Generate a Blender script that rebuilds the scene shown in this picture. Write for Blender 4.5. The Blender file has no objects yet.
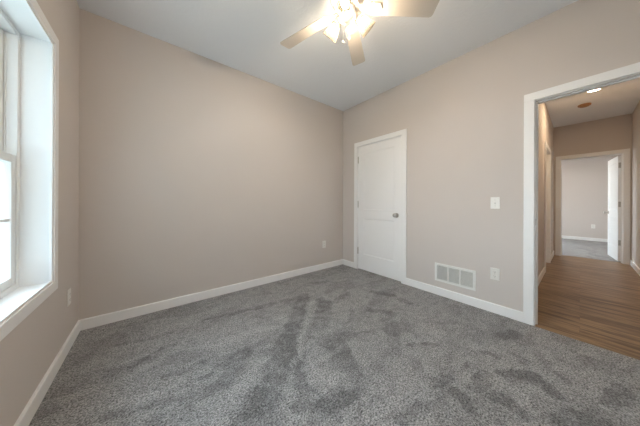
import bpy, bmesh, math
from mathutils import Vector, Matrix

# ------------------------------------------------------------------ camera, sky, exposure
R = math.radians
SC = bpy.context.scene
COL = SC.collection
CAM_H = 1.0925
cam_d = bpy.data.cameras.new('camera')
cam_d.sensor_fit = 'HORIZONTAL'
cam_d.sensor_width = 36.0
cam_d.lens = 36.0 * 210.05 / 640.0
cam_d.shift_y = -9.9 / 640.0
cam_d.clip_start = 0.02
cam = bpy.data.objects.new('camera', cam_d)
COL.objects.link(cam)
cam.matrix_world = (Matrix.Translation((0, 0, CAM_H)) @ Matrix.Rotation(R(51.0805 - 90), 4, 'Z')
                    @ Matrix.Rotation(R(90), 4, 'X') @ Matrix.Rotation(R(0.2134), 4, 'Z'))
SC.camera = cam

SKY_COL = (0.70, 0.85, 1.0)
SKY_STRENGTH = 2.5
BULB_POWER = 290.0        # emission strength of the fan bulbs
HALL_POWER = 42.0
w = bpy.data.worlds.new('sky')
SC.world = w
w.use_nodes = True
nt = w.node_tree
nt.nodes.clear()
wo = nt.nodes.new('ShaderNodeOutputWorld')
bg = nt.nodes.new('ShaderNodeBackground')
tc = nt.nodes.new('ShaderNodeTexCoord')
sx = nt.nodes.new('ShaderNodeSeparateXYZ')
mr = nt.nodes.new('ShaderNodeMapRange')
mr.inputs['From Min'].default_value = -0.1
mr.inputs['From Max'].default_value = 0.7
mx = nt.nodes.new('ShaderNodeMix'); mx.data_type = 'RGBA'
mx.inputs['A'].default_value = (0.84, 0.92, 1.0, 1)
mx.inputs['B'].default_value = (*SKY_COL, 1)
nt.links.new(tc.outputs['Generated'], sx.inputs[0])
nt.links.new(sx.outputs['Z'], mr.inputs['Value'])
nt.links.new(mr.outputs[0], mx.inputs['Factor'])
nt.links.new(mx.outputs['Result'], bg.inputs['Color'])
# an overcast sky, brighter towards the side the sun is on (+y)
sb = nt.nodes.new('ShaderNodeMapRange')
sb.inputs['From Min'].default_value = -0.7
sb.inputs['From Max'].default_value = 0.8
sb.inputs['To Min'].default_value = SKY_STRENGTH * 0.16
sb.inputs['To Max'].default_value = SKY_STRENGTH * 1.5
nt.links.new(sx.outputs['Y'], sb.inputs['Value'])
nt.links.new(sb.outputs[0], bg.inputs['Strength'])
nt.links.new(bg.outputs[0], wo.inputs['Surface'])

vs = SC.view_settings
vs.view_transform = 'Standard'
vs.look = 'None'
vs.exposure = 2.40
vs.gamma = 1.0
vs.use_curve_mapping = False
SC.cycles.max_bounces = 14
SC.cycles.diffuse_bounces = 8
SC.cycles.transparent_max_bounces = 16
SC.cycles.sample_clamp_indirect = 6.0
SC.cycles.use_denoising = True


# ------------------------------------------------------------------ materials


class NT:
    def __init__(s, name):
        s.m = bpy.data.materials.new(name); s.m.use_nodes = True
        s.t = s.m.node_tree; s.t.nodes.clear()
        s.out = s.n('ShaderNodeOutputMaterial')

    def n(s, kind, **kw):
        nd = s.t.nodes.new(kind)
        for k, v in kw.items():
            setattr(nd, k, v)
        return nd

    def l(s, a, b):
        s.t.links.new(a, b)

    def math(s, op, a, b=None, c=None, clamp=False):
        nd = s.n('ShaderNodeMath', operation=op, use_clamp=clamp)
        for i, v in enumerate((a, b, c)):
            if v is None:
                continue
            if isinstance(v, (int, float)):
                nd.inputs[i].default_value = v
            else:
                s.l(v, nd.inputs[i])
        return nd.outputs[0]

    def vmath(s, op, a, b=None, scale=None):
        nd = s.n('ShaderNodeVectorMath', operation=op)
        for i, v in enumerate((a, b)):
            if v is None:
                continue
            if isinstance(v, (tuple, list)):
                nd.inputs[i].default_value = v
            else:
                s.l(v, nd.inputs[i])
        if scale is not None:
            if isinstance(scale, (int, float)):
                nd.inputs['Scale'].default_value = scale
            else:
                s.l(scale, nd.inputs['Scale'])
        return nd

    def noise(s, vec, scale, detail=2.0, rough=0.5, dist=0.0):
        nd = s.n('ShaderNodeTexNoise')
        nd.inputs['Scale'].default_value = scale
        nd.inputs['Detail'].default_value = detail
        nd.inputs['Roughness'].default_value = rough
        nd.inputs['Distortion'].default_value = dist
        if vec is not None:
            s.l(vec, nd.inputs['Vector'])
        return nd

    def ramp(s, v, a, b, c=0.0, d=1.0, smooth=True):
        nd = s.n('ShaderNodeMapRange')
        if smooth:
            nd.interpolation_type = 'SMOOTHSTEP'
        nd.inputs['From Min'].default_value = a; nd.inputs['From Max'].default_value = b
        nd.inputs['To Min'].default_value = c; nd.inputs['To Max'].default_value = d
        s.l(v, nd.inputs['Value'])
        return nd.outputs[0]

    def mix(s, f, a, b):
        nd = s.n('ShaderNodeMix', data_type='RGBA')
        for k, v in (('Factor', f), ('A', a), ('B', b)):
            if isinstance(v, (int, float)):
                nd.inputs[k].default_value = v
            elif isinstance(v, (tuple, list)):
                nd.inputs[k].default_value = (*v, 1)
            else:
                s.l(v, nd.inputs[k])
        return nd.outputs['Result']

    def bsdf(s, col, rough=0.5, metal=0.0, spec=0.5):
        b = s.n('ShaderNodeBsdfPrincipled')
        if isinstance(col, (tuple, list)):
            b.inputs['Base Color'].default_value = (*col, 1)
        else:
            s.l(col, b.inputs['Base Color'])
        if isinstance(rough, (int, float)):
            b.inputs['Roughness'].default_value = rough
        else:
            s.l(rough, b.inputs['Roughness'])
        b.inputs['Metallic'].default_value = metal
        b.inputs['Specular IOR Level'].default_value = spec
        s.l(b.outputs[0], s.out.inputs['Surface'])
        return b

    def bump(s, b, h, strength, dist):
        nd = s.n('ShaderNodeBump')
        nd.inputs['Strength'].default_value = strength
        nd.inputs['Distance'].default_value = dist
        s.l(h, nd.inputs['Height'])
        s.l(nd.outputs[0], b.inputs['Normal'])

    def pos(s):
        return s.n('ShaderNodeNewGeometry').outputs['Position']


def paint(name, col, rough=0.5, nscale=60.0, strength=0.25, dist=0.002, var=0.03, metal=0.0, spec=0.5):
    k = NT(name)
    p = k.pos()
    n1 = k.noise(p, nscale, 3.0)
    n2 = k.noise(p, 1.7, 2.0)
    c2 = tuple(max(0, c * (1 - var)) for c in col)
    c = k.mix(n2.outputs['Fac'], col, c2)
    b = k.bsdf(c, rough, metal, spec)
    k.bump(b, n1.outputs['Fac'], strength, dist)
    return k.m


WALL = paint('greige_wall_paint', (0.62, 0.572, 0.542), 0.75, 120, 0.25, 0.0015, 0.03, spec=0.3)
CEIL = paint('textured_ceiling_paint', (0.81, 0.85, 0.90), 0.85, 45, 0.6, 0.004, 0.02, spec=0.2)
HALLCEIL = CEIL
TRIM = paint('white_trim_paint', (0.85, 0.855, 0.86), 0.4, 25, 0.03, 0.001, 0.01)
DOORW = paint('white_door_paint', (0.86, 0.865, 0.87), 0.42, 30, 0.05, 0.001, 0.01)
VINYL = paint('white_vinyl', (0.80, 0.80, 0.79), 0.35, 20, 0.02, 0.0005, 0.01)
PLASTIC = paint('white_plastic', (0.80, 0.79, 0.76), 0.35, 20, 0.02, 0.0005, 0.01)
VENTW = paint('white_enamel', (0.78, 0.78, 0.76), 0.4, 20, 0.02, 0.0005, 0.01)
SLATM = paint('grey_white_louver_enamel', (0.62, 0.62, 0.60), 0.45, 20, 0.02, 0.0005, 0.01)
DARK = paint('dark_slot', (0.03, 0.03, 0.03), 0.6, 20, 0.02, 0.0005, 0.01)
DUCT = paint('duct_metal', (0.25, 0.25, 0.25), 0.5, 20, 0.05, 0.0005, 0.05)
NICKEL = paint('brushed_nickel', (0.50, 0.48, 0.45), 0.28, 90, 0.03, 0.0005, 0.05, metal=1.0)
FANW = paint('cream_fan_enamel', (0.58, 0.555, 0.52), 0.4, 20, 0.02, 0.0005, 0.01)
BLADE = paint('off_white_blade_laminate', (0.55, 0.51, 0.465), 0.45, 35, 0.04, 0.0005, 0.04)
BRASS = paint('aged_brass', (0.55, 0.40, 0.20), 0.35, 50, 0.05, 0.0005, 0.05, metal=1.0)
TAN = paint('tan_plastic', (0.34, 0.18, 0.085), 0.5, 40, 0.05, 0.0005, 0.05)
GROUND = paint('pale_ground', (0.36, 0.37, 0.34), 0.9, 6, 0.3, 0.02, 0.15)
SIDING = paint('exterior_sheathing', (0.55, 0.53, 0.50), 0.8, 10, 0.1, 0.002, 0.05)


def emit(name, col, strength):
    k = NT(name)
    e = k.n('ShaderNodeEmission')
    e.inputs['Color'].default_value = (*col, 1)
    e.inputs['Strength'].default_value = strength
    k.l(e.outputs[0], k.out.inputs['Surface'])
    return k.m


BULB = emit('lit_warm_bulb', (1.0, 0.89, 0.77), BULB_POWER)
FARFILL = emit('added_bedroom_fill_glow', (1.0, 0.84, 0.68), 36.0)  # glow of the added far-room lamp, a fill seen only through the doorway
HALLGLOW = emit('lit_warm_diffuser', (1.0, 0.74, 0.47), HALL_POWER)


def glass_pane():
    k = NT('clear_window_glass')
    t = k.n('ShaderNodeBsdfTransparent'); t.inputs['Color'].default_value = (0.94, 0.97, 0.96, 1)
    g = k.n('ShaderNodeBsdfGlossy'); g.inputs['Roughness'].default_value = 0.02
    ge = k.n('ShaderNodeNewGeometry')
    dt = k.vmath('DOT_PRODUCT', ge.outputs['Incoming'], None)
    k.l(ge.outputs['Normal'], dt.inputs[1])
    q = k.math('POWER', k.math('SUBTRACT', 1.0, k.math('ABSOLUTE', dt.outputs['Value'])), 5.0)
    fac = k.math('MULTIPLY_ADD', q, 0.5, 0.03)
    m = k.n('ShaderNodeMixShader')
    k.l(fac, m.inputs[0]); k.l(t.outputs[0], m.inputs[1]); k.l(g.outputs[0], m.inputs[2])
    k.l(m.outputs[0], k.out.inputs['Surface'])
    return k.m


def shade_glass():
    k = NT('frosted_shade_glass')
    t = k.n('ShaderNodeBsdfTransparent'); t.inputs['Color'].default_value = (0.76, 0.72, 0.645, 1)
    tr = k.n('ShaderNodeBsdfTranslucent'); tr.inputs['Color'].default_value = (0.30, 0.27, 0.22, 1)
    g = k.n('ShaderNodeBsdfGlossy'); g.inputs['Roughness'].default_value = 0.15; g.inputs['Color'].default_value = (0.4, 0.38, 0.34, 1)
    n = k.noise(k.pos(), 80, 2.0)
    a = k.n('ShaderNodeMixShader'); a.inputs[0].default_value = 0.5
    k.l(k.ramp(n.outputs['Fac'], 0.3, 0.7, 0.04, 0.07), a.inputs[0])
    k.l(t.outputs[0], a.inputs[1]); k.l(tr.outputs[0], a.inputs[2])
    b = k.n('ShaderNodeMixShader'); b.inputs[0].default_value = 0.06
    k.l(a.outputs[0], b.inputs[1]); k.l(g.outputs[0], b.inputs[2])
    k.l(b.outputs[0], k.out.inputs['Surface'])
    return k.m


GLASS = glass_pane()
SHADE = shade_glass()


def carpet_mat(name, strokes, base=(0.325, 0.323, 0.328)):
    """Cut-pile carpet: salt and pepper yarn, brushed nap patches and vacuum strokes."""
    k = NT(name)
    p = k.pos()
    wob = k.noise(p, 9.0, 4.0, 0.65)
    w1 = k.vmath('SUBTRACT', wob.outputs['Color'], (0.5, 0.5, 0.5)).outputs[0]
    w2 = k.vmath('SCALE', w1, scale=0.15).outputs[0]
    pw = k.vmath('ADD', p, w2).outputs[0]
    flat = k.vmath('MULTIPLY', pw, (1, 1, 0)).outputs[0]
    acc = None
    for (ax, ay, bx, by, wa, wb, s) in strokes:
        A = Vector((ax, ay, 0)); B = Vector((bx, by, 0)); AB = B - A
        pa = k.vmath('SUBTRACT', flat, tuple(A)).outputs[0]
        dt = k.vmath('DOT_PRODUCT', pa, tuple(AB)).outputs['Value']
        tt = k.math('DIVIDE', dt, max(AB.length_squared, 1e-6), clamp=True)
        pr = k.vmath('SCALE', tuple(AB), scale=tt).outputs[0]
        dd = k.vmath('DISTANCE', pa, pr).outputs['Value']
        wd = k.math('MULTIPLY_ADD', tt, wb - wa, wa)
        q = k.math('DIVIDE', dd, wd)
        mk = k.ramp(q, 1.28, 0.68, 0.0, s * 1.2)
        acc = mk if acc is None else k.math('ADD', acc, mk)
    # brushed nap patches, a little longer in one direction
    mp = k.n('ShaderNodeMapping'); mp.inputs['Rotation'].default_value = (0, 0, R(35)); mp.inputs['Scale'].default_value = (1.0, 1.9, 1)
    k.l(p, mp.inputs['Vector'])
    pn = k.noise(mp.outputs[0], 2.3, 5.0, 0.62, 0.5)
    patch = k.ramp(pn.outputs['Fac'], 0.50, 0.57, 0.0, -0.18)
    mid = k.noise(p, 13.0, 3.0, 0.6)
    patch2 = k.ramp(mid.outputs['Fac'], 0.38, 0.66, 0.08, -0.10)
    tone = k.math('ADD', patch, patch2)
    if acc is not None:
        acc = k.math('MULTIPLY', acc, k.ramp(mid.outputs['Fac'], 0.36, 0.58, 0.75, 1.2))
        tone = k.math('ADD', tone, acc)
    tone = k.math('MINIMUM', k.math('MAXIMUM', tone, -0.48), 0.35)
    # yarn tips
    vo = k.n('ShaderNodeTexVoronoi'); vo.inputs['Scale'].default_value = 150
    k.l(p, vo.inputs['Vector'])
    sp = k.noise(p, 118.0, 3.0, 0.72)
    speck = k.ramp(sp.outputs['Fac'], 0.33, 0.67, -0.80, 0.80, smooth=False)
    vv = k.n('ShaderNodeSeparateColor'); k.l(vo.outputs['Color'], vv.inputs[0])
    speck2 = k.math('MULTIPLY_ADD', vv.outputs[0], 0.7, -0.35)
    gain = k.math('ADD', k.math('ADD', speck, speck2), 1.0)
    gain = k.math('MULTIPLY', gain, k.math('ADD', tone, 1.0))
    gain = k.math('MAXIMUM', gain, 0.12)
    c = k.vmath('SCALE', base, scale=gain).outputs[0]
    b = k.bsdf(c, 0.95, 0.0, 0.1)
    b.inputs['Sheen Weight'].default_value = 0.15
    b.inputs['Sheen Roughness'].default_value = 0.6
    h = k.math('ADD', sp.outputs['Fac'], k.math('MULTIPLY', vo.outputs['Distance'], 1.0))
    k.bump(b, h, 0.7, 0.012)
    return k.m


def wood_mat():
    """Vinyl plank running across the hall (along world y)."""
    k = NT('brown_wood_plank')
    p = k.pos()
    mp = k.n('ShaderNodeMapping'); mp.inputs['Rotation'].default_value = (0, 0, R(90))
    k.l(p, mp.inputs['Vector'])
    br = k.n('ShaderNodeTexBrick')
    br.offset = 0.37; br.offset_frequency = 2
    br.inputs['Scale'].default_value = 1.0
    br.inputs['Mortar Size'].default_value = 0.0012
    br.inputs['Brick Width'].default_value = 1.83
    br.inputs['Row Height'].default_value = 0.15
    br.inputs['Color1'].default_value = (0.0, 0.0, 0.0, 1)
    br.inputs['Color2'].default_value = (1, 1, 1, 1)
    br.inputs['Mortar'].default_value = (0.5, 0.5, 0.5, 1)
    k.l(mp.outputs[0], br.inputs['Vector'])
    off = k.vmath('SCALE', br.outputs['Color'], scale=7.0).outputs[0]
    st = k.n('ShaderNodeMapping'); st.inputs['Scale'].default_value = (1.0, 0.09, 1)
    k.l(k.vmath('ADD', p, off).outputs[0], st.inputs['Vector'])
    g1 = k.noise(st.outputs[0], 22.0, 5.0, 0.6, 0.6)
    g2 = k.noise(st.outputs[0], 90.0, 3.0, 0.6, 0.2)
    c = k.mix(k.ramp(g1.outputs['Fac'], 0.36, 0.64), (0.115, 0.066, 0.032), (0.37, 0.24, 0.13))
    c = k.mix(k.ramp(g2.outputs['Fac'], 0.35, 0.75, 0.0, 0.45), c, (0.11, 0.06, 0.032))
    sc = k.n('ShaderNodeSeparateColor'); k.l(br.outputs['Color'], sc.inputs[0])
    c = k.mix(k.math('MULTIPLY', sc.outputs[0], 0.35), c, (0.34, 0.21, 0.11))
    c = k.mix(k.math('MULTIPLY', br.outputs['Fac'], 0.3), c, (0.05, 0.03, 0.018))
    b = k.bsdf(c, 0.42, 0.0, 0.4)
    k.bump(b, g2.outputs['Fac'], 0.12, 0.001)
    return k.m


# nap strokes on the carpet: x0, y0, x1, y1, half-width at each end, tone
STROKES = [
    (1.408, 2.036, 0.461, 1.052, 0.069, 0.088, -0.26),
    (1.395, 1.826, 0.787, 1.220, 0.039, 0.031, 0.16),
    (1.487, 1.782, 1.200, 1.451, 0.094, 0.080, -0.20),
    (1.198, 1.599, 0.764, 1.171, 0.026, 0.022, -0.20),
    (0.822, 1.343, 0.692, 0.978, 0.026, 0.053, -0.20),
    (0.384, 2.203, 1.342, 2.022, 0.028, 0.034, -0.20),
    (0.271, 1.483, 0.548, 1.535, 0.030, 0.053, -0.20),
    (-0.093, 1.889, 0.202, 2.015, 0.022, 0.021, -0.20),
    (-0.132, 2.204, 0.144, 2.145, 0.022, 0.024, -0.16),
    (-0.173, 1.520, 0.141, 1.396, 0.030, 0.019, -0.20),
    (0.074, 1.621, 0.294, 1.613, 0.022, 0.025, -0.20),
    (0.245, 1.336, 0.453, 1.377, 0.049, 0.044, -0.18),
    (0.346, 1.048, 0.479, 1.148, 0.058, 0.059, -0.20),
    (1.109, 1.184, 1.015, 0.888, 0.083, 0.055, -0.20),
    (1.229, 1.228, 1.467, 1.107, 0.061, 0.043, -0.16),
    (1.705, 1.109, 1.408, 0.848, 0.074, 0.045, -0.16),
    (1.752, 1.349, 1.876, 1.175, 0.043, 0.042, -0.20),
    (0.618, 0.926, 0.852, 0.826, 0.031, 0.046, -0.20),
    (0.707, 0.789, 0.983, 0.829, 0.039, 0.039, -0.15),
    (1.353, 0.542, 1.457, 0.524, 0.035, 0.030, -0.30),
    (1.368, 0.445, 1.351, 0.382, 0.039, 0.043, -0.30),
    (1.505, 0.385, 1.678, 0.377, 0.042, 0.040, -0.25),
    (1.539, 0.260, 1.527, 0.198, 0.059, 0.050, -0.28),
    (1.758, 0.293, 1.910, 0.192, 0.048, 0.042, -0.28),
    (1.878, 0.197, 1.799, 0.084, 0.057, 0.036, -0.28),
    (2.039, 0.078, 2.004, 0.021, 0.026, 0.025, -0.20),
    (2.266, 0.385, 2.402, 0.344, 0.059, 0.050, -0.22),
    (1.892, 0.461, 1.920, 0.374, 0.029, 0.028, -0.25),
    (2.066, 0.322, 2.011, 0.241, 0.025, 0.028, -0.22),
    (1.645, 0.488, 1.719, 0.475, 0.025, 0.026, -0.25),
    (1.940, -0.098, 2.161, -0.157, 0.043, 0.057, -0.25),
    (1.573, 0.828, 1.731, 0.687, 0.024, 0.020, -0.25),
    (2.235, 0.086, 2.244, -0.002, 0.029, 0.029, -0.16),
    (1.600, 0.061, 1.790, -0.066, 0.048, 0.039, -0.22),
    (0.983, 0.568, 1.183, 0.509, 0.035, 0.029, -0.20),
    (2.165, 1.577, 2.244, 1.407, 0.057, 0.056, -0.22),
    (2.217, 1.263, 2.237, 1.157, 0.042, 0.033, -0.22),
    (1.765, 2.266, 1.896, 2.209, 0.065, 0.044, -0.20),
    (1.874, 1.772, 1.650, 1.714, 0.037, 0.033, -0.20),
    (0.359, 1.783, 1.139, 1.715, 0.059, 0.066, 0.12),
    (0.346, 1.216, 0.607, 1.387, 0.029, 0.032, 0.12),
    (0.959, 1.304, 0.866, 0.968, 0.073, 0.059, 0.12),
    (-0.143, 1.550, 0.141, 1.503, 0.032, 0.028, 0.12),
    (1.882, 0.812, 1.925, 0.532, 0.069, 0.062, 0.10),
    (2.472, 0.095, 2.530, -0.048, 0.046, 0.056, 0.08),
]
CARPET = carpet_mat('grey_cut_pile_carpet', STROKES)
CARPET2 = carpet_mat('grey_cut_pile_carpet_plain', [])
WOOD = wood_mat()

# ------------------------------------------------------------------ mesh helpers


class MB:
    def __init__(s):
        s.b = bmesh.new()

    def box(s, x0, x1, y0, y1, z0, z1, M=None, bev=0.0, seg=2):
        x0, x1 = min(x0, x1), max(x0, x1); y0, y1 = min(y0, y1), max(y0, y1); z0, z1 = min(z0, z1), max(z0, z1)
        v = [s.b.verts.new((x, y, z)) for x in (x0, x1) for y in (y0, y1) for z in (z0, z1)]
        fs = [s.b.faces.new([v[i] for i in f]) for f in
              ((0, 1, 3, 2), (4, 6, 7, 5), (0, 4, 5, 1), (2, 3, 7, 6), (0, 2, 6, 4), (1, 5, 7, 3))]
        if bev:
            es = list({e for f in fs for e in f.edges})
            r = bmesh.ops.bevel(s.b, geom=es, offset=bev, segments=seg, affect='EDGES', profile=0.5)
            v = list({q for f in r['faces'] for q in f.verts})
        if M is not None:
            bmesh.ops.transform(s.b, matrix=M, verts=v)
        return s

    def lathe(s, prof, M=None, seg=32, cap0=True, cap1=True):
        """profile [(r, z)...] about local Z."""
        rings = []; vs_ = []
        for r, z in prof:
            if r < 1e-6:
                q = s.b.verts.new((0, 0, z)); rings.append([q]); vs_.append(q)
            else:
                rg = [s.b.verts.new((r * math.cos(2 * math.pi * i / seg), r * math.sin(2 * math.pi * i / seg), z)) for i in range(seg)]
                rings.append(rg); vs_ += rg
        for a, b in zip(rings, rings[1:]):
            for i in range(seg):
                j = (i + 1) % seg
                if len(a) == 1 and len(b) == 1:
                    continue
                if len(a) == 1:
                    s.b.faces.new((a[0], b[i], b[j]))
                elif len(b) == 1:
                    s.b.faces.new((a[i], a[j], b[0]))
                else:
                    s.b.faces.new((a[i], a[j], b[j], b[i]))
        if cap0 and len(rings[0]) > 1:
            s.b.faces.new(rings[0][::-1])
        if cap1 and len(rings[-1]) > 1:
            s.b.faces.new(rings[-1])
        if M is not None:
            bmesh.ops.transform(s.b, matrix=M, verts=vs_)
        return s

    def tube(s, pts, r, seg=10):
        pts = [Vector(p) for p in pts]
        rings = []
        for i, p in enumerate(pts):
            d = (pts[min(i + 1, len(pts) - 1)] - pts[max(i - 1, 0)]).normalized()
            u = d.cross(Vector((0, 0, 1)))
            if u.length < 1e-4:
                u = d.cross(Vector((1, 0, 0)))
            u.normalize(); v = d.cross(u)
            rings.append([s.b.verts.new(p + r * (math.cos(2 * math.pi * k / seg) * u + math.sin(2 * math.pi * k / seg) * v)) for k in range(seg)])
        for a, b in zip(rings, rings[1:]):
            for i in range(seg):
                j = (i + 1) % seg
                s.b.faces.new((a[i], a[j], b[j], b[i]))
        s.b.faces.new(rings[0][::-1]); s.b.faces.new(rings[-1])
        return s

    def prism(s, poly, z0, z1, M=None, bev=0.0):
        """poly [(x, y)] extruded in z."""
        a = [s.b.verts.new((x, y, z0)) for x, y in poly]
        b = [s.b.verts.new((x, y, z1)) for x, y in poly]
        fs = [s.b.faces.new(a[::-1]), s.b.faces.new(b)]
        n = len(poly)
        for i in range(n):
            j = (i + 1) % n
            fs.append(s.b.faces.new((a[i], a[j], b[j], b[i])))
        v = a + b
        if bev:
            es = [e for e in set(fs[0].edges) | set(fs[1].edges)]
            r = bmesh.ops.bevel(s.b, geom=es, offset=bev, segments=2, affect='EDGES', profile=0.5)
            v = list({q for f in list(r['faces']) for q in f.verts} | {q for q in v if q.is_valid})
        if M is not None:
            bmesh.ops.transform(s.b, matrix=M, verts=v)
        return s

    def build(s, name, mat, parent=None, smooth=False, angle=35):
        bmesh.ops.recalc_face_normals(s.b, faces=s.b.faces[:])
        me = bpy.data.meshes.new(name)
        s.b.to_mesh(me); s.b.free()
        me.materials.append(mat)
        if smooth:
            me.polygons.foreach_set('use_smooth', [True] * len(me.polygons))
            try:
                me.set_sharp_from_angle(angle=R(angle))
            except Exception:
                pass
        o = bpy.data.objects.new(name, me)
        COL.objects.link(o)
        if parent is not None:
            o.parent = parent
        return o


def tag(o, label, cat, kind=None, group=None):
    o['label'] = label; o['category'] = cat
    if kind:
        o['kind'] = kind
    if group:
        o['group'] = group
    return o


def empty(name, loc=(0, 0, 0), rot=(0, 0, 0)):
    o = bpy.data.objects.new(name, None)
    o.empty_display_size = 0.1
    o.location = loc; o.rotation_euler = rot
    COL.objects.link(o)
    return o


def copy_tree(o, parent=None):
    c = o.copy(); COL.objects.link(c)
    if parent is not None:
        c.parent = parent
    for ch in list(o.children):
        copy_tree(ch, c)
    return c


# ------------------------------------------------------------------ dimensions
H = 2.743
XB, YA, XC = 2.692, 2.679, -0.474        # right wall, back wall, window wall faces
YR = -0.70                               # wall behind the camera
T = 0.115
XB2 = XB + T
EX, EX2 = 6.78, 6.895                    # end wall of the hall
HL, HR = 0.362, -0.588                   # hall side walls
FX = 10.22                               # far room's back wall
FY0, FY1 = -1.5, 1.9
BB_H, BB_T = 0.090, 0.014

# closet door opening and hall opening in the right wall
CD0, CD1, CDZ = 1.531, 2.338, 2.040
HO0, HO1, HOZ = -0.562, 0.268, 2.034
# window opening
WY0, WY1, WZ0, WZ1 = 0.36, 2.033, 0.602, 2.066
WX2 = XC - 0.205

# ------------------------------------------------------------------ shell
tag(MB().box(XC - 0.2, XB - 0.02, YR - 0.1, YA + 0.1, -0.12, 0.0).build('floor', CARPET),
    'grey speckled cut-pile carpet across the main room', 'carpet', 'structure')
tag(MB().box(XB - 0.02, EX + 0.11, HR - 0.2, HL + 0.05, -0.12, -0.004).build('floor_hall', WOOD),
    'brown wood plank floor of the hallway', 'floor', 'structure')
tag(MB().box(XB - 0.02, XB2 + 0.8, HL + 0.05, YA + 0.1, -0.12, 0.0).build('floor_closet', CARPET2),
    'grey carpet inside the closed closet', 'carpet', 'structure')
tag(MB().box(EX + 0.11, FX + 0.1, FY0 - 0.1, FY1 + 0.1, -0.12, 0.0).build('floor_bedroom', CARPET2),
    'grey carpet of the room beyond the hallway', 'carpet', 'structure')
tag(MB().box(XC - 0.23, XB2 + 0.8, YR - 0.1, YA + 0.1, H, H + 0.12).build('ceiling', CEIL),
    'pale textured ceiling above the fan', 'ceiling', 'structure')
tag(MB().box(XB2, EX2, HR - 0.15, HL + 0.2, H - 0.006, H + 0.2).build('ceiling_hall', HALLCEIL),
    'hallway ceiling with the flush light', 'ceiling', 'structure')
tag(MB().box(EX2, FX + 0.1, FY0 - 0.1, FY1 + 0.1, H, H + 0.12).build('ceiling_bedroom', CEIL),
    'ceiling of the room beyond the hallway', 'ceiling', 'structure')
tag(MB().box(XC - 0.2, XB2 + 0.8, YA, YA + 0.1, -0.1, H).build('wall_back', WALL),
    'long plain greige wall facing the camera', 'wall', 'structure')
tag(MB().box(XC - 0.2, XB2, YR - 0.1, YR, -0.1, H).build('wall_rear', WALL),
    'greige wall behind the camera', 'wall', 'structure')
m = MB()
m.box(XB, XB2, CD1, YA, -0.1, H)
m.box(XB, XB2, CD0, CD1, CDZ, H)
m.box(XB, XB2, HO1, CD0, -0.1, H)
m.box(XB, XB2, HO0, HO1, HOZ, H)
m.box(XB, XB2, YR, HO0, -0.1, H)
tag(m.build('wall_right', WALL), 'greige wall with the closet door and hallway opening', 'wall', 'structure')
m = MB()
JT = 0.018
m.box(WX2 + 0.01, XC, WY1 + JT, YA, -0.1, H)
m.box(WX2 + 0.01, XC, YR, WY0 - JT, -0.1, H)
m.box(WX2 + 0.01, XC, WY0 - JT, WY1 + JT, WZ1 + JT, H)
m.box(WX2 + 0.01, XC, WY0 - JT, WY1 + JT, -0.1, WZ0 - JT)
tag(m.build('wall_left', WALL), 'greige window wall beside the camera', 'wall', 'structure')
# closet enclosure behind the closet door
tag(MB().box(XB2 + 0.7, XB2 + 0.8, HL + 0.12, YA, -0.1, H).build('wall_closet', WALL),
    'back wall inside the closed closet', 'wall', 'structure')

# hall walls
HD0, HD1, HDZ = 4.97, 5.78, 2.035       # door in the hall's left wall
m = MB()
m.box(XB2, HD0, HL, HL + 0.2, -0.1, H)
m.box(HD1, EX, HL, HL + 0.2, -0.1, H)
m.box(HD0, HD1, HL, HL + 0.2, HDZ, H)
m.box(HD0, HD1, HL + 0.13, HL + 0.2, -0.1, HDZ)
tag(m.build('wall_hall_left', WALL), 'left hallway wall with a white door', 'wall', 'structure')
tag(MB().box(XB2, EX, HR - 0.12, HR, -0.1, H).build('wall_hall_right', WALL),
    'right hallway wall', 'wall', 'structure')
ED0, ED1, EDZ = -0.508, 0.272, 2.045
m = MB()
m.box(EX, EX2, ED1, FY1, -0.1, H)
m.box(EX, EX2, FY0, ED0, -0.1, H)
m.box(EX, EX2, ED0, ED1, EDZ, H)
tag(m.build('wall_hall_end', WALL), 'end wall of the hallway around the far doorway', 'wall', 'structure')
# far room
tag(MB().box(FX, FX + 0.1, FY0, FY1, -0.1, H).build('wall_bedroom_back', WALL),
    'greige wall seen through the far doorway', 'wall', 'structure')
tag(MB().box(EX2, FX + 0.1, FY0 - 0.1, FY0, -0.1, H).build('wall_bedroom_right', WALL),
    'right wall of the room beyond the hallway', 'wall', 'structure')
BW0, BW1, BZ0, BZ1 = 7.85, 8.75, 0.45, 2.15  # opening for the added window that lights the far room
m = MB()
m.box(EX2, BW0, FY1, FY1 + 0.12, -0.1, H)
m.box(BW1, FX + 0.1, FY1, FY1 + 0.12, -0.1, H)
m.box(BW0, BW1, FY1, FY1 + 0.12, BZ1, H)
m.box(BW0, BW1, FY1, FY1 + 0.12, -0.1, BZ0)
tag(m.build('wall_bedroom_left', WALL), 'left wall of the room beyond the hallway, cut for the added window', 'wall', 'structure')
tag(MB().box(-40, 45, -40, 45, -0.75, -0.6).build('ground', GROUND), 'pale ground outside the house', 'ground', 'structure')


# ------------------------------------------------------------------ baseboards
def baseboard(name, a, b, nrm, label, z=0.0):
    """a, b: ends on the wall face; nrm: direction into the room."""
    a = Vector((*a, 0)); b = Vector((*b, 0)); n = Vector((*nrm, 0))
    prof = [(0, -0.02), (BB_T, -0.02), (BB_T, BB_H - 0.006), (BB_T - 0.005, BB_H), (0, BB_H)]
    mb = MB()
    ra = [mb.b.verts.new(a + n * t + Vector((0, 0, h + z))) for t, h in prof]
    rb = [mb.b.verts.new(b + n * t + Vector((0, 0, h + z))) for t, h in prof]
    k = len(prof)
    for i in range(k):
        j = (i + 1) % k
        mb.b.faces.new((ra[i], ra[j], rb[j], rb[i]))
    mb.b.faces.new(ra[::-1]); mb.b.faces.new(rb)
    return tag(mb.build(name, TRIM), label, 'baseboard', 'structure')


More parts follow.
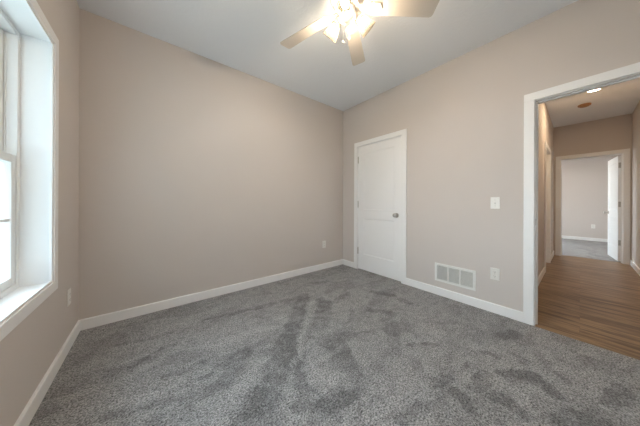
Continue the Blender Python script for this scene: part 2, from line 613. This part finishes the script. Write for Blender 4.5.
CW, CT = 0.070, 0.018                    # casing width and thickness
baseboard('baseboard_back', (XC, YA), (XB, YA), (0, -1), 'white baseboard along the long plain back wall')
baseboard('baseboard_left', (XC, YR), (XC, YA - BB_T), (1, 0), 'white baseboard under the window')
baseboard('baseboard_corner', (XB, CD1 + CW - 0.010), (XB, YA - BB_T), (-1, 0), 'short white baseboard between corner and closet door')
baseboard('baseboard_right', (XB, HO1 + CW - 0.010), (XB, CD0 - CW + 0.010), (-1, 0), 'white baseboard below the vent between closet door and hallway opening')
baseboard('baseboard_rear', (XC + BB_T, YR), (XB, YR), (0, 1), 'white baseboard behind the camera')
baseboard('baseboard_hall_left', (XB2, HL), (HD0 - CW + 0.010, HL), (0, -1), 'white baseboard along the near left of the hallway', -0.004)
baseboard('baseboard_hall_corner', (HD1 + CW - 0.010, HL), (EX, HL), (0, -1), 'short white baseboard past the left hallway door', -0.004)
baseboard('baseboard_hall_right', (XB2, HR), (EX, HR), (0, 1), 'white baseboard along the right of the hallway', -0.004)
baseboard('baseboard_bedroom_back', (FX, FY0), (FX, FY1), (-1, 0), 'white baseboard seen through the far doorway')


# ------------------------------------------------------------------ doors
def casing(name, parent, face, n, y0, y1, z1, zb=-0.01, axis='y'):
    """flat-stock casing round an opening y0..y1 x ..z1 on the plane x=face (axis 'y') or y=face (axis 'x'), standing out by n*CT."""
    mb = MB()
    a0, a1 = y0 + 0.010 - CW, y1 - 0.010 + CW
    i0, i1, iz, oz = y0 + 0.010, y1 - 0.010, z1 - 0.010, z1 - 0.010 + CW
    f0, f1 = sorted((face, face + n * CT))
    def bx(p0, p1, q0, q1):
        if axis == 'y':
            mb.box(f0, f1, p0, p1, q0, q1, bev=0.003)
        else:
            mb.box(p0, p1, f0, f1, q0, q1, bev=0.003)
    bx(a0, i0, zb, iz); bx(i1, a1, zb, iz); bx(a0, a1, iz, oz)
    return mb.build(name, TRIM, parent)


def jamb(parent, f0, f1, y0, y1, z1, axis='y', t=0.016, zb=-0.01, stop=None):
    mb = MB()
    def bx(g0, g1, p0, p1, q0, q1):
        if axis == 'y':
            mb.box(g0, g1, p0, p1, q0, q1)
        else:
            mb.box(p0, p1, g0, g1, q0, q1)
    bx(f0, f1, y0 - 0.002, y0 + t, zb, z1); bx(f0, f1, y1 - t, y1 + 0.002, zb, z1)
    bx(f0, f1, y0 + t, y1 - t, z1 - t, z1 + 0.002)
    if stop:
        s0, s1 = stop
        bx(s0, s1, y0 + t, y0 + t + 0.011, zb, z1 - t); bx(s0, s1, y1 - t - 0.011, y1 - t, zb, z1 - t)
        bx(s0, s1, y0 + t + 0.011, y1 - t - 0.011, z1 - t - 0.011, z1 - t)
    return mb.build('jamb', TRIM, parent)


def slab_mesh(w_, h_, th, panels, dep=0.007, sl=0.012):
    """Door slab in x 0..w, y 0..th, z 0..h with recessed panels on both faces."""
    mb = MB(); b = mb.b
    xs = sorted({0, w_} | {p[0] for p in panels} | {p[1] for p in panels})
    zs = sorted({0, h_} | {p[2] for p in panels} | {p[3] for p in panels})
    def face(pts):
        b.faces.new([b.verts.new(p) for p in pts])
    for y, sg in ((0, 1), (th, -1)):
        for i in range(len(xs) - 1):
            for j in range(len(zs) - 1):
                x0, x1, z0, z1 = xs[i], xs[i + 1], zs[j], zs[j + 1]
                hole = any(p[0] - 1e-6 <= x0 and x1 <= p[1] + 1e-6 and p[2] - 1e-6 <= z0 and z1 <= p[3] + 1e-6 for p in panels)
                if not hole:
                    face([(x0, y, z0), (x1, y, z0), (x1, y, z1), (x0, y, z1)])
        for (x0, x1, z0, z1) in panels:
            yi = y + sg * dep
            o = [(x0, y, z0), (x1, y, z0), (x1, y, z1), (x0, y, z1)]
            q = [(x0 + sl, yi, z0 + sl), (x1 - sl, yi, z0 + sl), (x1 - sl, yi, z1 - sl), (x0 + sl, yi, z1 - sl)]
            for i in range(4):
                j = (i + 1) % 4
                face([o[i], o[j], q[j], q[i]])
            face(q)
    face([(0, 0, 0), (0, th, 0), (0, th, h_), (0, 0, h_)])
    face([(w_, 0, 0), (w_, th, 0), (w_, th, h_), (w_, 0, h_)])
    face([(0, 0, 0), (w_, 0, 0), (w_, th, 0), (0, th, 0)])
    face([(0, 0, h_), (w_, 0, h_), (w_, th, h_), (0, th, h_)])
    bmesh.ops.remove_doubles(b, verts=b.verts[:], dist=1e-5)
    return mb


def hinge(parent, x, y, z, leaf=(0, 0.016)):
    mb = MB()
    mb.lathe([(0.0075, -0.05), (0.0075, 0.05)], Matrix.Translation((x, y, z)), 12)
    mb.lathe([(0.0045, 0.05), (0.0055, 0.053), (0.003, 0.058), (0, 0.059)], Matrix.Translation((x, y, z)), 12)
    mb.lathe([(0, -0.059), (0.003, -0.058), (0.0055, -0.053), (0.0045, -0.05)], Matrix.Translation((x, y, z)), 12)
    o = mb.build('hinge', NICKEL, parent, True)
    o['label'] = 'brushed nickel hinge'
    return o


def knob_mb(M):
    mb = MB()
    mb.lathe([(0.0, 0.0), (0.033, 0.0), (0.033, 0.004), (0.029, 0.009), (0.014, 0.011), (0.012, 0.028),
              (0.018, 0.033), (0.027, 0.040), (0.0295, 0.050), (0.027, 0.060), (0.018, 0.066), (0.0, 0.068)], M, 28)
    return mb


# door_1: closed closet door in the right wall, hinged on its left, opening into the room
d1 = tag(empty('door_1', (XB, (CD0 + CD1) / 2, 0)), 'closed white two-panel closet door with round nickel knob near the corner', 'door', 'structure')
I1 = Matrix.Translation((-XB, -(CD0 + CD1) / 2, 0))


def local(o, e):
    """parts are modelled in world coordinates: bring them under the empty e."""
    o.parent = e
    o.matrix_parent_inverse = Matrix.Translation(-Vector(e.location))
    return o


local(casing('casing', None, XB, -1, CD0, CD1, CDZ), d1)
local(jamb(None, XB, XB2, CD0, CD1, CDZ, stop=(XB + 0.040, XB + 0.052)), d1)
sw = CD1 - CD0 - 0.032 - 0.006
sh = CDZ - 0.016 - 0.003 - 0.012
so = slab_mesh(sw, sh, 0.035, [(0.105, sw - 0.105, 0.25, 0.832), (0.105, sw - 0.105, 0.975, sh - 0.115)]).build('slab', DOORW)
so.data.transform(Matrix.Translation((XB + 0.003, CD1 - 0.016 - 0.003, 0.012)) @ Matrix.Rotation(R(-90), 4, 'Z'))
local(so, d1)
for z in (1.81, 1.075, 0.31):
    local(hinge(None, XB - 0.004, CD1 - 0.0175, z), d1)
kn = knob_mb(Matrix.Translation((XB + 0.003, 1.621, 0.925)) @ Matrix.Rotation(R(-90), 4, 'Y')).build('knob', NICKEL, None, True)
kn['label'] = 'round brushed nickel knob'
local(kn, d1)

# door_2: cased opening to the hall (no slab in view)
d2 = tag(empty('door_2', (XB, (HO0 + HO1) / 2, 0)), 'white cased doorway opening onto the wood-floored hallway', 'doorway', 'structure')
local(casing('casing', None, XB, -1, HO0, HO1, HOZ), d2)
local(jamb(None, XB, XB2, HO0, HO1, HOZ, stop=(XB + 0.045, XB + 0.075)), d2)
local(casing('casing', None, XB2, 1, HO0 + 0.045, HO1, HOZ), d2)
sp = MB().box(XB + 0.012, XB + 0.040, HO1 - 0.0175, HO1 - 0.0155, 0.90, 0.96).build('strike_plate', NICKEL)
sp['label'] = 'nickel strike plate'
local(sp, d2)

# door_3: closed door in the hall's left wall, deep in its jamb
d3 = tag(empty('door_3', ((HD0 + HD1) / 2, HL, 0)), 'white door set deep in the left hallway wall', 'door', 'structure')
local(casing('casing', None, HL, -1, HD0, HD1, HDZ, axis='x'), d3)
local(jamb(None, HL, HL + 0.13, HD0, HD1, HDZ, axis='x', stop=(HL + 0.06, HL + 0.085)), d3)
s3w = HD1 - HD0 - 0.036
s3 = slab_mesh(s3w, 2.0, 0.035, [(0.105, s3w - 0.105, 0.25, 0.83), (0.105, s3w - 0.105, 0.975, 1.885)]).build('slab', DOORW)
s3.data.transform(Matrix.Translation((HD0 + 0.018, HL + 0.088, 0.008)))
local(s3, d3)

# door_4: doorway at the hall's end with its door swung open into the far room
d4 = tag(empty('door_4', (EX, (ED0 + ED1) / 2, 0)), 'far doorway at the hallway end, its white door standing open', 'door', 'structure')
local(casing('casing', None, EX, -1, ED0, ED1, EDZ), d4)
local(jamb(None, EX, EX2, ED0, ED1, EDZ, stop=(EX + 0.05, EX + 0.075)), d4)
local(casing('casing', None, EX2, 1, ED0, ED1, EDZ), d4)
s4w = ED1 - ED0 - 0.038
hx, hy = EX2 + 0.006, ED0 + 0.017
s4 = slab_mesh(s4w, 2.0, 0.035, [(0.105, s4w - 0.105, 0.25, 0.83), (0.105, s4w - 0.105, 0.975, 1.885)]).build('slab', DOORW)
M4 = Matrix.Translation((hx, hy, 0.012)) @ Matrix.Rotation(R(6), 4, 'Z') @ Matrix.Translation((0.003, 0.006, 0))
s4.data.transform(M4)
local(s4, d4)
for z in (1.83, 1.09, 0.36):
    mb = MB()
    mb.box(hx - 0.038, hx, hy - 0.002, hy + 0.001, z - 0.05, z + 0.05)
    mb.box(0.0008, 0.0032, 0.0, 0.036, -0.05, 0.05, Matrix.Translation((hx, hy, z)) @ Matrix.Rotation(R(6), 4, 'Z'))
    mb.lathe([(0.008, -0.05), (0.008, 0.05)], Matrix.Translation((hx, hy, z)), 12)
    ho = mb.build('hinge', NICKEL, None, True); ho['label'] = 'dull nickel hinge'
    local(ho, d4)
k4 = knob_mb(M4 @ Matrix.Translation((s4w - 0.065, 0.035, 0.905)) @ Matrix.Rotation(R(-90), 4, 'X')).build('knob', NICKEL, None, True)
k4['label'] = 'round nickel knob'
local(k4, d4)

# ------------------------------------------------------------------ window
w1 = tag(empty('window_1', (XC, (WY0 + WY1) / 2, WZ0)), 'white double-hung window with deep sill at the left edge', 'window', 'structure')
mb = MB()
f0, f1 = XC, XC + CT
for (a, b_, ft) in ((0.015, -0.001, 0.011), (0.001, 0.058, CT)):        # thin inner bead, then the flat board
    f1 = XC + ft
    mb.box(f0, f1, WY1 - a, WY1 + b_, WZ0 - b_, WZ1 + b_, bev=0.003)
    mb.box(f0, f1, WY0 - b_, WY0 + a, WZ0 - b_, WZ1 + b_, bev=0.003)
    mb.box(f0, f1, WY0 + a, WY1 - a, WZ1 - a, WZ1 + b_, bev=0.003)
    mb.box(f0, f1, WY0 + a, WY1 - a, WZ0 - b_, WZ0 + a, bev=0.003)
local(mb.build('casing', TRIM), w1)
# jamb extension boards with a small rebate behind the casing
XJ = -0.587
mb = MB()
mb.box(WX2 + 0.012, XC, WY1, WY1 + 0.018, WZ0 - 0.018, WZ1 + 0.018)
mb.box(WX2 + 0.012, XC, WY0 - 0.018, WY0, WZ0 - 0.018, WZ1 + 0.018)
mb.box(WX2 + 0.012, XC, WY0, WY1, WZ1, WZ1 + 0.018)
mb.box(WX2 + 0.012, XC, WY0, WY1, WZ0 - 0.018, WZ0)
local(mb.build('jamb', TRIM), w1)
WM = (WY0 + WY1) / 2
mb = MB()
fr = 0.030
mb.box(WX2, XJ, WY1 - fr, WY1, WZ0, WZ1, bev=0.002)
mb.box(WX2, XJ, WY0, WY0 + fr, WZ0, WZ1, bev=0.002)
mb.box(WX2, XJ, WY0 + fr, WY1 - fr, WZ1 - fr, WZ1, bev=0.002)
mb.box(WX2, XJ, WY0 + fr, WY1 - fr, WZ0, WZ0 + fr, bev=0.002)
mb.box(WX2, XJ, WM - 0.045, WM + 0.045, WZ0 + fr, WZ1 - fr, bev=0.002)
# parting stops between the tracks
for y0, y1 in ((WY0 + fr, WY0 + fr + 0.006), (WM - 0.051, WM - 0.045), (WM + 0.045, WM + 0.051), (WY1 - fr - 0.006, WY1 - fr)):
    mb.box(XJ - 0.043, XJ - 0.038, y0, y1, WZ0 + fr, WZ1 - fr)
local(mb.build('frame', VINYL), w1)
ZM = (WZ0 + WZ1) / 2
for (u0, u1) in ((WM + 0.047, WY1 - fr - 0.002), (WY0 + fr + 0.002, WM - 0.047)):
    for (x0, x1, z0, z1) in ((XJ - 0.036, XJ - 0.005, WZ0 + fr + 0.001, ZM + 0.02), (XJ - 0.076, XJ - 0.045, ZM - 0.02, WZ1 - fr - 0.001)):
        st = 0.043
        mb = MB()
        mb.box(x0, x1, u0, u0 + st, z0, z1, bev=0.003)
        mb.box(x0, x1, u1 - st, u1, z0, z1, bev=0.003)
        mb.box(x0, x1, u0 + st, u1 - st, z0, z0 + st, bev=0.003)
        mb.box(x0, x1, u0 + st, u1 - st, z1 - st, z1, bev=0.003)
        sash = local(mb.build('sash', VINYL), w1)
        xm = (x0 + x1) / 2
        pn = MB().box(xm - 0.002, xm + 0.002, u0 + st - 0.004, u1 - st + 0.004, z0 + st - 0.004, z1 - st + 0.004).build('pane', GLASS)
        pn.parent = sash
        mg = MB()
        zc = (z0 + z1) / 2
        mg.box(xm - 0.009, xm + 0.009, u0 + st, u1 - st, zc - 0.008, zc + 0.008)
        for t in (1 / 3, 2 / 3):
            yc = u0 + st + (u1 - u0 - 2 * st) * t
            mg.box(xm - 0.009, xm + 0.009, yc - 0.008, yc + 0.008, z0 + st, z1 - st)
        mo = mg.build('muntin', VINYL); mo.parent = sash

# unseen window, added to let daylight into the far room
w2 = tag(empty('window_added', ((BW0 + BW1) / 2, FY1, BZ0)), 'unseen window added to light the room beyond the hallway', 'window', 'structure')
local(casing('casing', None, FY1, -1, BW0, BW1, BZ1, BZ0 - 0.07, axis='x'), w2)
mb = MB()
for (a0, a1, c0, c1) in ((BW0, BW0 + 0.04, BZ0, BZ1), (BW1 - 0.04, BW1, BZ0, BZ1), (BW0 + .04, BW1 - .04, BZ0, BZ0 + .04), (BW0 + .04, BW1 - .04, BZ1 - .04, BZ1), (BW0 + .04, BW1 - .04, 1.28, 1.32)):
    mb.box(a0, a1, FY1 + 0.03, FY1 + 0.08, c0, c1)
local(mb.build('frame', VINYL), w2)
local(MB().box(BW0 + 0.03, BW1 - 0.03, FY1 + 0.05, FY1 + 0.054, BZ0 + 0.03, BZ1 - 0.03).build('pane', GLASS), w2)


# ------------------------------------------------------------------ wall plates, vent (built facing local -Y, then turned)
def plate_root(name, loc, rz, label, cat, group=None):
    return tag(empty(name, loc, (0, 0, rz)), label, cat, None, group)


def outlet(loc, rz, label):
    e = plate_root('wall_outlet', loc, rz, label, 'outlet', 'electrical outlets on the walls')
    MB().box(-0.0365, 0.0365, -0.0065, 0.0, -0.059, 0.059, bev=0.0025).build('cover_plate', PLASTIC, e)
    for zc in (0.0205, -0.0205):
        poly = []
        for i in range(24):
            t = 2 * math.pi * i / 24
            poly.append((0.0165 * math.cos(t), max(-0.0135, min(0.0135, 0.0175 * math.sin(t)))))
        M = Matrix.Translation((0, -0.0062, zc)) @ Matrix.Rotation(R(90), 4, 'X')
        so_ = MB().prism(poly, 0, 0.0022, M).build('socket', PLASTIC, e)
        sl = MB()
        sl.box(-0.0075, -0.0055, -0.0090, -0.0082, zc - 0.002, zc + 0.007)
        sl.box(0.0055, 0.0075, -0.0090, -0.0082, zc - 0.001, zc + 0.006)
        sl.lathe([(0.0026, 0), (0.0026, 0.0008)], Matrix.Translation((0, -0.0082, zc - 0.0075)) @ Matrix.Rotation(R(90), 4, 'X'), 12)
        sl.build('slots', DARK, so_)
    MB().lathe([(0.0032, 0), (0.0028, 0.001), (0, 0.0012)], Matrix.Translation((0, -0.0064, 0)) @ Matrix.Rotation(R(90), 4, 'X'), 12).build('screw', NICKEL, e)
    return e


# facing: back wall plates look along -y (rz 0); right wall along -x (rz -90); window wall along +x (rz 90)
outlet((2.25, YA, 0.407), 0, 'white outlet low on the long back wall near the corner')
outlet((XB, 0.535, 0.388), R(-90), 'white outlet under the light switch, beside the vent')
outlet((XC, 2.398, 0.383), R(90), 'white outlet low on the window wall beside the window')
outlet((FX, -0.245, 0.43), R(-90), 'small white outlet seen through the far doorway')

e = plate_root('light_switch', (XB, 0.535, 1.100), R(-90), 'white toggle light switch beside the hallway doorway', 'switch')
MB().box(-0.0365, 0.0365, -0.0065, 0.0, -0.059, 0.059, bev=0.0025).build('cover_plate', PLASTIC, e)
mb = MB()
mb.box(-0.0055, 0.0055, -0.0072, -0.006, -0.0125, 0.0125)
mb.build('toggle_slot', SLATM, e)
MB().box(-0.004, 0.004, -0.016, 0.0, -0.005, 0.005, Matrix.Translation((0, -0.006, 0.0035)) @ Matrix.Rotation(R(-25), 4, 'X'), 0.001).build('toggle', PLASTIC, e)
for zc in (0.03, -0.03):
    MB().lathe([(0.0032, 0), (0.0028, 0.001), (0, 0.0012)], Matrix.Translation((0, -0.0064, zc)) @ Matrix.Rotation(R(90), 4, 'X'), 12).build('screw', NICKEL, e)

# return-air vent in three bays
VW, VH = 0.412, 0.214
e = plate_root('return_vent', (XB, 0.899, 0.272), R(-90), 'white three-bay return air vent grille above the baseboard', 'vent')
mb = MB()
fb = 0.026; mw = 0.016
mb.box(-VW / 2, VW / 2, -0.010, 0, VH / 2 - fb, VH / 2, bev=0.003)
mb.box(-VW / 2, VW / 2, -0.010, 0, -VH / 2, -VH / 2 + fb, bev=0.003)
mb.box(-VW / 2, -VW / 2 + fb, -0.010, 0, -VH / 2 + fb, VH / 2 - fb, bev=0.003)
mb.box(VW / 2 - fb, VW / 2, -0.010, 0, -VH / 2 + fb, VH / 2 - fb, bev=0.003)
inner = VW - 2 * fb
for t in (-inner / 6, inner / 6):
    mb.box(t - mw / 2, t + mw / 2, -0.010, 0, -VH / 2 + fb, VH / 2 - fb, bev=0.002)
mb.build('frame', VENTW, e)
MB().box(-VW / 2 + 0.01, VW / 2 - 0.01, -0.0012, -0.0002, -VH / 2 + 0.01, VH / 2 - 0.01).build('duct_backing', DUCT, e)
for bay in range(3):
    x0 = -inner / 2 + bay * inner / 3 + (mw / 2 if bay else 0)
    x1 = -inner / 2 + (bay + 1) * inner / 3 - (mw / 2 if bay < 2 else 0)
    mb = MB()
    ns = 13
    for i in range(ns):
        zc = -VH / 2 + fb + (VH - 2 * fb) * (i + 0.5) / ns
        mb.box(x0, x1, -0.006, 0.006, -0.0008, 0.0008, Matrix.Translation((0, -0.0058, zc)) @ Matrix.Rotation(R(38), 4, 'X'))
    mb.build('louver', SLATM, e)

# ------------------------------------------------------------------ hall ceiling fittings
HC = H - 0.006
e = tag(empty('ceiling_light', (4.86, -0.12, HC)), 'lit round flush light on the hallway ceiling near the smoke detector', 'ceiling light')
MB().lathe([(0.0, 0.0), (0.092, 0.0), (0.092, -0.018), (0.086, -0.024), (0.080, -0.024), (0.080, -0.018), (0, -0.018)][::-1]).build('trim_ring', PLASTIC, e, True)
MB().lathe([(0.0, -0.030), (0.05, -0.029), (0.072, -0.025), (0.079, -0.019), (0.0, -0.018)]).build('diffuser', HALLGLOW, e, True)
e = tag(empty('ceiling_light', (8.4, 0.5, H)), 'unseen round flush light added to brighten the room beyond the hallway', 'ceiling light')  # added out of view to brighten the far room
MB().lathe([(0.0, 0.0), (0.16, 0.0), (0.16, -0.02), (0.150, -0.03), (0.140, -0.03), (0.140, -0.02), (0, -0.02)][::-1]).build('trim_ring', PLASTIC, e, True)
MB().lathe([(0.0, -0.06), (0.06, -0.057), (0.11, -0.045), (0.139, -0.021), (0.0, -0.02)]).build('diffuser', FARFILL, e, True)
e = tag(empty('smoke_detector', (5.58, -0.04, HC)), 'small round tan smoke detector on the hallway ceiling', 'smoke detector')
MB().lathe([(0.0, 0.0), (0.072, 0.0), (0.072, -0.012), (0.066, -0.022), (0.0, -0.022)][::-1]).build('base', TAN, e, True)
MB().lathe([(0.0, -0.038), (0.040, -0.037), (0.052, -0.032), (0.058, -0.022), (0.0, -0.022)]).build('cover', TAN, e, True)

# ------------------------------------------------------------------ ceiling fan
FCX, FCY, BZ = 1.100, 1.058, 2.50
BR = 0.64
fan = tag(empty('ceiling_fan', (FCX, FCY, H)), 'off-white five-blade ceiling fan with three lit glass shades', 'ceiling fan')
MB().lathe([(0.0, 0.0), (0.085, 0.0), (0.082, -0.02), (0.06, -0.045), (0.0, -0.045)][::-1]).build('canopy', FANW, fan, True)
MB().lathe([(0.0, -0.04), (0.06, -0.04), (0.10, -0.06), (0.128, -0.085), (0.132, -0.15), (0.115, -0.195), (0.075, -0.222), (0.0, -0.222)][::-1], None, 40).build('motor_housing', FANW, fan, True)
zb = BZ - H                                                     # blade plane in fan space
MB().lathe([(0.0, zb - 0.002), (0.085, zb - 0.002), (0.085, zb + 0.024), (0.0, zb + 0.024)], None, 36).build('flywheel', FANW, fan, True)
MB().lathe([(0.0, zb), (0.056, zb), (0.058, zb - 0.035), (0.064, zb - 0.050), (0.060, zb - 0.075), (0.036, zb - 0.095), (0.012, zb - 0.102), (0.0, zb - 0.108)][::-1], None, 36).build('switch_housing', FANW, fan, True)


def blade_poly():
    r0, r1, w0, w1, k = 0.165, BR, 0.050, 0.064, 0.022
    p = [(r0 + 0.012, -w0), (r1 - k, -w1)]
    for i in range(1, 7):
        t = R(-90 + 90 * i / 7); p.append((r1 - k + k * math.cos(t), -w1 + k + k * math.sin(t)))
    for i in range(0, 7):
        t = R(90 * i / 7); p.append((r1 - k + k * math.cos(t), w1 - k + k * math.sin(t)))
    p += [(r1 - k, w1), (r0 + 0.012, w0), (r0, w0 - 0.012), (r0, -w0 + 0.012)]
    return p


for i in range(5):
    ang = R(105 - 72 * i)
    Mz = Matrix.Rotation(ang, 4, 'Z')
    Mp = Matrix.Translation((0, 0, zb)) @ Mz @ Matrix.Rotation(R(-11), 4, 'X')
    bl = MB().prism(blade_poly(), 0.0, 0.006, Mp, 0.0015).build('blade', BLADE, fan)
    arm = MB()
    arm.prism([(0.07, -0.016), (0.12, -0.012), (0.155, -0.026), (0.185, -0.040), (0.235, -0.034), (0.250, 0.0), (0.235, 0.034), (0.185, 0.040), (0.155, 0.026), (0.12, 0.012), (0.07, 0.016)], -0.006, 0.0, Mp, 0.0015)
    ao = arm.build('blade_arm', FANW, bl)
    for (x, y) in ((0.195, 0.022), (0.195, -0.022), (0.230, 0.0)):
        MB().lathe([(0.0, -0.0095), (0.004, -0.009), (0.0055, -0.006)], Mp @ Matrix.Translation((x, y, 0)), 10).build('screw', NICKEL, bl)

# light kit: three arms, shades and bulbs
zk = 2.48 - H
TILT = 40
for i in range(3):
    az = R(96 + 120 * i)
    # shade axis: local +Z points out of the shade's mouth
    ax = Vector((math.cos(az) * math.cos(R(TILT)), math.sin(az) * math.cos(R(TILT)), -math.sin(R(TILT))))
    p0 = Vector((math.cos(az) * 0.052, math.sin(az) * 0.052, zk))
    Ms = Matrix.Translation(p0) @ ax.to_track_quat('Z', 'Y').to_matrix().to_4x4()
    MB().lathe([(0.0, -0.01), (0.013, -0.01), (0.013, 0.015), (0.024, 0.022), (0.0285, 0.030), (0.0285, 0.048), (0.0, 0.048)], Ms, 24).build('lamp_holder', FANW, fan, True)
    prof = [(0.0265, 0.036), (0.030, 0.050), (0.036, 0.070), (0.043, 0.095), (0.051, 0.125), (0.057, 0.150), (0.060, 0.160)]
    inn = [(r - 0.0025, z) for r, z in prof]
    sh_ = MB().lathe(prof + inn[::-1], Ms, 36, False, False)
    so_ = sh_.build('lamp_shade', SHADE, fan, True)
    so_['label'] = 'frosted glass shade'
    MB().lathe([(0.0, 0.047), (0.012, 0.048), (0.013, 0.060), (0.017, 0.078), (0.019, 0.088), (0.0, 0.088)], Ms, 20).build('bulb_base', PLASTIC, so_, True)
    bu = MB().lathe([(0.0, 0.0885), (0.0222, 0.0885), (0.0225, 0.094), (0.0205, 0.103), (0.015, 0.110), (0.008, 0.114), (0.0, 0.115)], Ms, 20).build('bulb', BULB, so_, True)
    bu['label'] = 'lit warm bulb'

# pull chains
def pull_chain(x, y, z0, z1, r=0.0012):
    mb = MB()
    n = max(4, int((z0 - z1) / 0.006))
    for i in range(n):
        zc = z0 + (z1 - z0) * i / (n - 1)
        mb.lathe([(0, -0.002), (0.0017, -0.001), (0.0017, 0.001), (0, 0.002)], Matrix.Translation((x, y, zc)), 6)
    mb.tube([(x, y, z0), (x, y, z1)], 0.0006, 6)
    c = mb.build('pull_chain', NICKEL, fan)
    fo = MB().lathe([(0, -0.022), (0.0055, -0.019), (0.0075, -0.012), (0.006, -0.004), (0.002, 0.0), (0, 0.0)], Matrix.Translation((x, y, z1)), 14).build('chain_pull', PLASTIC, c, True)
    fo['label'] = 'white pull'


pull_chain(-0.035, 0.005, zb - 0.085, 2.25 - H)
pull_chain(0.030, 0.010, zb - 0.085, 2.31 - H)
